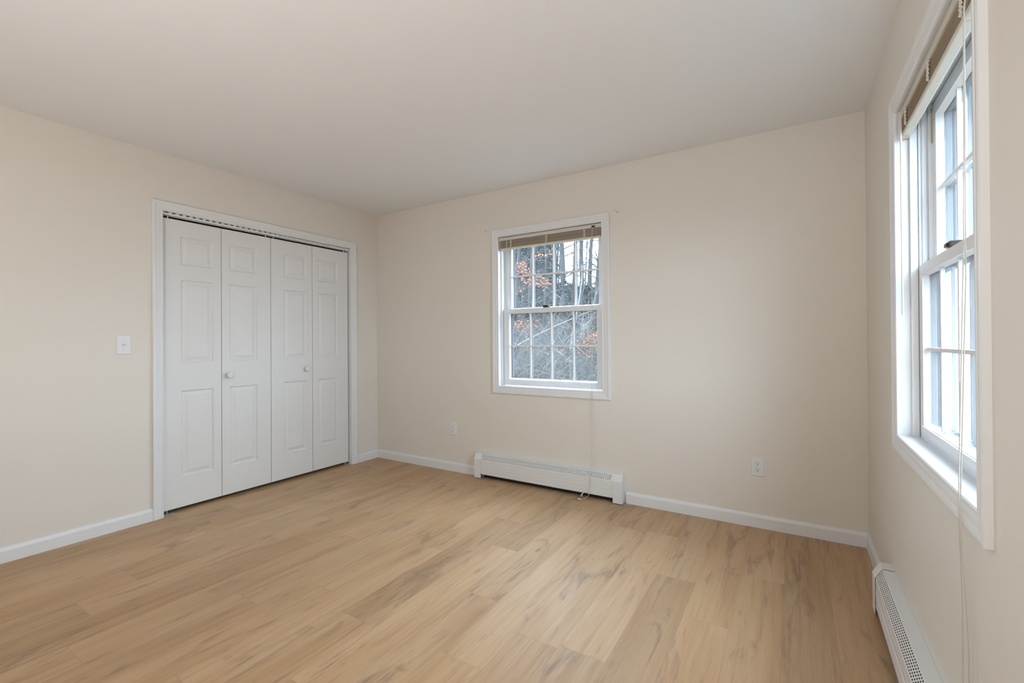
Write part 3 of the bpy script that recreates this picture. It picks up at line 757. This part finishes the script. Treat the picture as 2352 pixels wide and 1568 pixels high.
def bare_tree(px, y, h, rad, label, group=None, lean=(0, 0), seed=0, nb=16, material='bark', low=.18):
    b = ray_at(px, 800, y); b.z = gz(b.x, y) - .1; r = random.Random(seed)
    root = tag(empty('bare_tree', b), label, 'tree', group)
    t = G(); pts = []; n = 9
    for i in range(n + 1):
        f = i / n
        pts.append(Vector((lean[0] * f * h + .12 * math.sin(f * 5 + seed), lean[1] * f * h, f * h)))
    t.tube(pts, [rad * (1.25 if i == 0 else 1) * (1 - .75 * i / n) for i in range(n + 1)], 9); t.build('trunk', M[material], root)
    br = G()
    for k in range(nb):
        f = r.uniform(low, .95); i = int(f * n); q = pts[i].lerp(pts[min(n, i + 1)], f * n - i)
        a = r.uniform(0, 2 * PI); L = h * r.uniform(.12, .26) * (1.15 - f * .6)
        limb(br, q, Vector((math.cos(a), math.sin(a), r.uniform(.1, .9))), L, max(.006, rad * .22 * (1.1 - f * .6)), r, 2)
    br.build('branches', M['twig'] if material == 'bark' else M['pale_bark'], root)
    return root

BT = [ # px at eye level, distance, height, trunk radius, label, lean
    (1188, 11.0, 15, .13, 'stout grey trunk seen in the leftmost panes of the woods window', (.03, 0)),
    (1222, 16.5, 17, .14, 'straight grey trunk just left of the middle of the woods window', (0, 0)),
    (1251, 12.5, 14, .07, 'thin bare tree rising behind the dark sash lock', (-.02, .02)),
    (1284, 13.5, 18, .17, 'thick dark trunk right of the middle, in front of the open sky', (.025, 0)),
    (1306, 20.0, 19, .15, 'dark leaning trunk crossing the bright sky in the upper right panes', (.09, 0)),
    (1330, 17.0, 19, .13, 'leaning tree with forked shape against the white sky', (.05, 0)),
    (1352, 24.0, 20, .17, 'far trunk against the white sky beside the lift cord', (.06, 0)),
    (1374, 14.0, 17, .16, 'bluish trunk at the right edge of the woods window', (.02, 0)),
    (1207, 22.0, 18, .15, 'far grey trunk behind the orange leaves', (-.02, 0)),
    (1266, 24.0, 20, .16, 'far trunk in the middle panes of the woods window', (.03, 0)),
]
for i, (px, y, h, rad, lab, lean) in enumerate(BT): bare_tree(px, y, min(h, (y + 3.2) * .36 + 1.6), rad, lab, 'bare trees in the woods', lean, seed=i + 3, nb=7 if 1295 < px < 1360 else 16)
bare_tree(1316, 7.6, 3.2, .045, 'short mossy pale stem low in the lower right panes', None, (.05, 0), 41, 5, 'pale_bark', .3)

# leaning pale sapling and its shoot, crossing the lower sash
root = None
def leaning(p0, p1, rad, label, seed, sag):
    r = random.Random(seed); root = tag(empty('leaning_sapling', p0), label, 'sapling')
    n = 8; pts = [Vector((p1 - p0) * (i / n)) + Vector((0, 0, sag * math.sin(PI * i / n))) for i in range(n + 1)]
    t = G(); t.tube(pts, [rad * (1 - .7 * i / n) for i in range(n + 1)], 7); t.build('trunk', M['straw'], root)
    br = G()
    for k in range(12):
        i = r.randint(2, n - 1); limb(br, pts[i], (p1 - p0).normalized() * .5 + Vector((r.uniform(-.5, .5), r.uniform(-.5, .5), r.uniform(-.9, .7))), r.uniform(.5, 1.2), .007, r, 1)
    br.build('branches', M['straw'], root)
a = ray_at(1176, 806, 7.4); a2 = ray_at(1392, 700, 7.9)
leaning(a - (a2 - a) * .35, a2, .034, 'pale bent sapling slanting up across the lower sash', 5, .10)
a = ray_at(1322, 796, 8.2); a2 = ray_at(1366, 716, 8.4)
leaning(a - (a2 - a) * .6, a2, .016, 'thin pale shoot slanting through the lower right panes', 8, .02)

# beech saplings still holding orange leaves
def beech(px, y, h, rad, label, clusters, seed, nleaf, size=.09):
    b = ray_at(px, 800, y); b.z = gz(b.x, y) - .05; r = random.Random(seed)
    root = tag(empty('beech_sapling', b), label, 'sapling', 'beech saplings with dry leaves')
    t = G(); n = 7; pts = [Vector((.1 * math.sin(i * .8 + seed), 0, h * i / n)) for i in range(n + 1)]
    t.tube(pts, [rad * (1 - .75 * i / n) for i in range(n + 1)], 7); t.build('trunk', M['pale_bark'], root)
    br = G(); lf = G()
    for cx, cy, spread, cnt in clusters:
        c = ray_at(cx, cy, y) - b
        i = min(n, max(0, int((c.z - .35) / h * n))); s = pts[i]
        br.tube([s, s.lerp(c, .5) + Vector((0, 0, .06)), c], [.012, .008, .004], 4)
        for k in range(cnt):
            d = Vector((r.gauss(0, 1), r.gauss(0, 1), r.gauss(0, .55))) * spread
            if k % 6 == 0: br.tube([c, c + d * .5 + Vector((0, 0, .02)), c + d], [.004, .003, .002], 3)
            lf.leaf(c + d, size * r.uniform(.6, 1.25), r)
    br.build('branches', M['twig'], root); lf.build('leaves', M['beech'], root)
beech(1172, 8.2, 4.2, .035, 'sapling with rusty orange leaves in the upper left panes', [(1190, 617, .16, 60), (1200, 607, .10, 30), (1212, 630, .16, 55), (1236, 640, .14, 45), (1250, 650, .11, 40), (1216, 648, .09, 26), (1186, 668, .14, 30), (1232, 585, .10, 16), (1253, 584, .07, 10)], 1, 0)
beech(1170, 9.5, 2.2, .025, 'sapling with pale orange leaves low in the left panes', [(1196, 752, .26, 80), (1205, 742, .2, 50), (1228, 744, .10, 18), (1190, 855, .22, 60), (1202, 860, .22, 60), (1220, 800, .12, 14)], 2, 0)
beech(1392, 8.0, 3.0, .03, 'sapling with bright orange leaves at the right edge of the lower sash', [(1352, 780, .13, 45), (1366, 770, .13, 50), (1374, 778, .12, 45), (1360, 800, .15, 45), (1372, 805, .14, 45), (1340, 790, .09, 22), (1330, 808, .08, 14), (1350, 818, .08, 16), (1292, 804, .06, 10)], 3, 0)

# hemlocks
def hemlock(px, y, h, w, label, seed, n=900, z0=.12):
    b = ray_at(px, 800, y); b.z = gz(b.x, y) - .1; r = random.Random(seed)
    h = min(h, (y + 3.2) * .30 + 1.4)
    root = tag(empty('hemlock', b), label, 'tree', 'evergreens in the woods')
    t = G(); t.tube([Vector((0, 0, h * i / 6)) for i in range(7)], [.12 * (1 - .85 * i / 6) for i in range(7)], 7); t.build('trunk', M['bark'], root)
    br = G(); lf = G()
    for k in range(n // 14):
        f = r.uniform(z0, .98); a = r.uniform(0, 2 * PI); L = w * (1.02 - f) * r.uniform(.6, 1.1) + .2
        d = Vector((math.cos(a), math.sin(a), -.12)); p = Vector((0, 0, f * h))
        br.tube([p, p + d * L * .5 + Vector((0, 0, .05)), p + d * L], [.016, .010, .004], 3)
        for q in range(14):
            u = r.uniform(.2, 1); dd = (d + Vector((r.uniform(-.9, .9), r.uniform(-.9, .9), r.uniform(-.5, .15)))).normalized()
            lf.spray(p + d * L * u, dd, r.uniform(.18, .42), r)
    br.build('branches', M['bark'], root); lf.build('foliage', M['needle'], root)
hemlock(1232, 19.0, 12, 2.6, 'broad dark evergreen left of the middle of the woods window', 11, 2600)
hemlock(1196, 26.0, 15, 3.2, 'tall far evergreen behind the left panes', 12, 2400)
hemlock(1362, 18.5, 3.2, 2.2, 'low bushy evergreen in the right panes below the sky', 13, 2200)
hemlock(1300, 27.0, 3.4, 3.0, 'far evergreen behind the middle of the window', 14, 2000)
hemlock(1338, 23.0, 3.0, 2.4, 'half-hidden evergreen between the leaning trunks', 15, 1700)

# what nobody could count: brush, fallen leaves, far woods
r = random.Random(77)
g = G(); gd = G()
for i in range(2300):
    y = r.uniform(6.0, 21); px = r.uniform(1120, 1440); b = ray_at(px, 800, y); b.z = gz(b.x, y)
    L = r.uniform(.8, 3.4); a = r.uniform(0, 2 * PI); k = r.uniform(.1, 1.5); gg = g if r.random() < .34 else gd
    d = Vector((math.cos(a) * k, math.sin(a) * k, 1)).normalized(); p = b.copy(); pts = [p.copy()]
    for q in range(4):
        d = (d + Vector((math.cos(a), math.sin(a), -.5)) * .16 * r.uniform(.2, 1.9)).normalized(); p = p + d * L / 4; pts.append(p.copy())
    rr = r.uniform(.003, .008); gg.tube(pts, [rr, rr * .9, rr * .75, rr * .55, rr * .3], 3)
    for q in range(3):
        s = pts[r.randint(1, 3)]; e = s + Vector((r.uniform(-1, 1), r.uniform(-1, 1), r.uniform(-.6, .8))) * L * .25
        gg.tube([s, (s + e) / 2 + Vector((0, 0, .03)), e], [rr * .6, rr * .5, rr * .3], 3)
tag(gd.build('undergrowth', M['twig']), 'tangle of grey-brown bare stems filling the woods outside the window', 'undergrowth', kind='stuff')
tag(g.build('undergrowth', M['straw']), 'tangle of pale bare stems filling the woods outside the window', 'undergrowth', kind='stuff')
g = G()
for i in range(7000):
    y = 4.5 + 18 * r.random() ** 1.3; b = ray_at(r.uniform(1110, 1450), 800, y); b.z = gz(b.x, y) + r.uniform(.0, .10)
    g.leaf(b, r.uniform(.06, .14), r)
tag(g.build('leaf_litter', M['litter']), 'brown fallen leaves on the woodland floor', 'fallen leaves', kind='stuff')
g = G(); gf = G()
for i in range(420):
    y = r.uniform(27, 52); px = r.uniform(1090, 1470); b = ray_at(px, 800, y); b.z = gz(b.x, y) - .2
    h = r.uniform(9, 16) if px < 1290 else r.uniform(5, 13); rr = r.uniform(.03, .14); lx = r.uniform(-.06, .08)
    if px > 1280 and r.random() < .85: h *= .2
    if px > 1285 and r.random() < .35: continue
    pts = [b + Vector((lx * h * f, 0, h * f)) for f in (0, .33, .66, 1)]
    g.tube(pts, [rr, rr * .8, rr * .55, rr * .2], 5)
    for q in range(14):
        s = pts[0].lerp(pts[3], r.uniform(.15, .98)); a = r.uniform(0, 2 * PI); e = s + Vector((math.cos(a), math.sin(a), r.uniform(-.1, .9))) * r.uniform(.6, 2.4)
        g.tube([s, (s + e) / 2 + Vector((0, 0, .12)), e], [.022, .016, .006], 3)
        for w_ in range(2):
            s2 = s.lerp(e, r.uniform(.3, .9)); e2 = s2 + Vector((r.uniform(-1, 1), r.uniform(-1, 1), r.uniform(-.5, .8))) * .8
            g.tube([s2, e2], [.012, .005], 3)
for i in range(260):                     # the woods go on behind the window wall
    y = r.uniform(12, 40); px = r.uniform(1470, 2085); b = ray_at(px, 800, y); b.z = gz(b.x, y) - .2
    h = r.uniform(8, 15); rr = r.uniform(.04, .16)
    g.tube([b, b + Vector((.2, 0, h * .5)), b + Vector((.3, 0, h))], [rr, rr * .7, rr * .2], 5)
    for q in range(12):
        s_ = b + Vector((.15, 0, h * r.uniform(.15, .95))); a = r.uniform(0, 2 * PI); e = s_ + Vector((math.cos(a), math.sin(a), r.uniform(-.1, .9))) * r.uniform(.6, 2.2)
        g.tube([s_, (s_ + e) / 2 + Vector((0, 0, .12)), e], [.025, .018, .006], 3)
for i in range(150):                     # the same woods seen past the side window
    y = r.uniform(9, 34); px = r.uniform(2085, 2275); b = ray_at(px, 800, y); b.z = -.6
    h = r.uniform(7, 15); rr = r.uniform(.03, .13); lx = r.uniform(-.05, .05)
    pts = [b + Vector((lx * h * f, 0, h * f)) for f in (0, .33, .66, 1)]
    g.tube(pts, [rr, rr * .8, rr * .55, rr * .2], 5)
    for q in range(16):
        s_ = pts[0].lerp(pts[3], r.uniform(.1, .98)); a = r.uniform(0, 2 * PI); e = s_ + Vector((math.cos(a), math.sin(a), r.uniform(-.1, .9))) * r.uniform(.5, 1.8)
        g.tube([s_, (s_ + e) / 2 + Vector((0, 0, .12)), e], [.020, .014, .005], 3)
tag(g.build('far_woods', M['bark']), 'dense far woodland of grey trunks and branches on the hillside', 'woods', kind='stuff')
for i in range(15000):
    y = r.uniform(24, 46); px = r.uniform(1100, 1460); b = ray_at(px, 800, y); lim = (y + 3.2) * (.25 if px < 1280 else (.06 if px < 1330 else .05))
    z = gz(b.x, y) + lim * r.random() ** .8
    c = Vector((b.x, y, z)); a = r.uniform(0, 2 * PI)
    gf.spray(c, Vector((math.cos(a), math.sin(a), -.2)).normalized(), r.uniform(.3, .8), r)
for i in range(7000):
    y = r.uniform(13, 40); px = r.uniform(1470, 2085); b = ray_at(px, 800, y)
    c = Vector((b.x, y, gz(b.x, y) + (y + 3.2) * .33 * r.random())); a = r.uniform(0, 2 * PI)
    gf.spray(c, Vector((math.cos(a), math.sin(a), -.2)).normalized(), r.uniform(.5, 1.1), r)
for i in range(5200):
    y = r.uniform(10, 34); px = r.uniform(2085, 2275); b = ray_at(px, 800, y)
    c = Vector((b.x, y, -.6 + (y + 3.2) * .62 * r.random())); a = r.uniform(0, 2 * PI)
    gf.spray(c, Vector((math.cos(a), math.sin(a), -.2)).normalized(), r.uniform(.3, .8), r)
tag(gf.build('evergreen_undergrowth', M['needle']), 'blue-green mass of young evergreens far back in the woods', 'undergrowth', kind='stuff')

# beyond the side window
for i, (xx, yy, h, rad, lab) in enumerate(((7.2, 13.5, 16, .14, 'bare tree seen through the upper panes of the side window'), (8.6, 19.0, 18, .16, 'farther bare tree seen through the side window'))):
    px = 1176 + 1045.27 * ((Vector((xx, yy, 1.1)) - CAM).dot(rt3) / (Vector((xx, yy, 1.1)) - CAM).dot(fw2))
    bare_tree(px, yy, h, rad, lab, None, (.02, 0), 60 + i, 14)
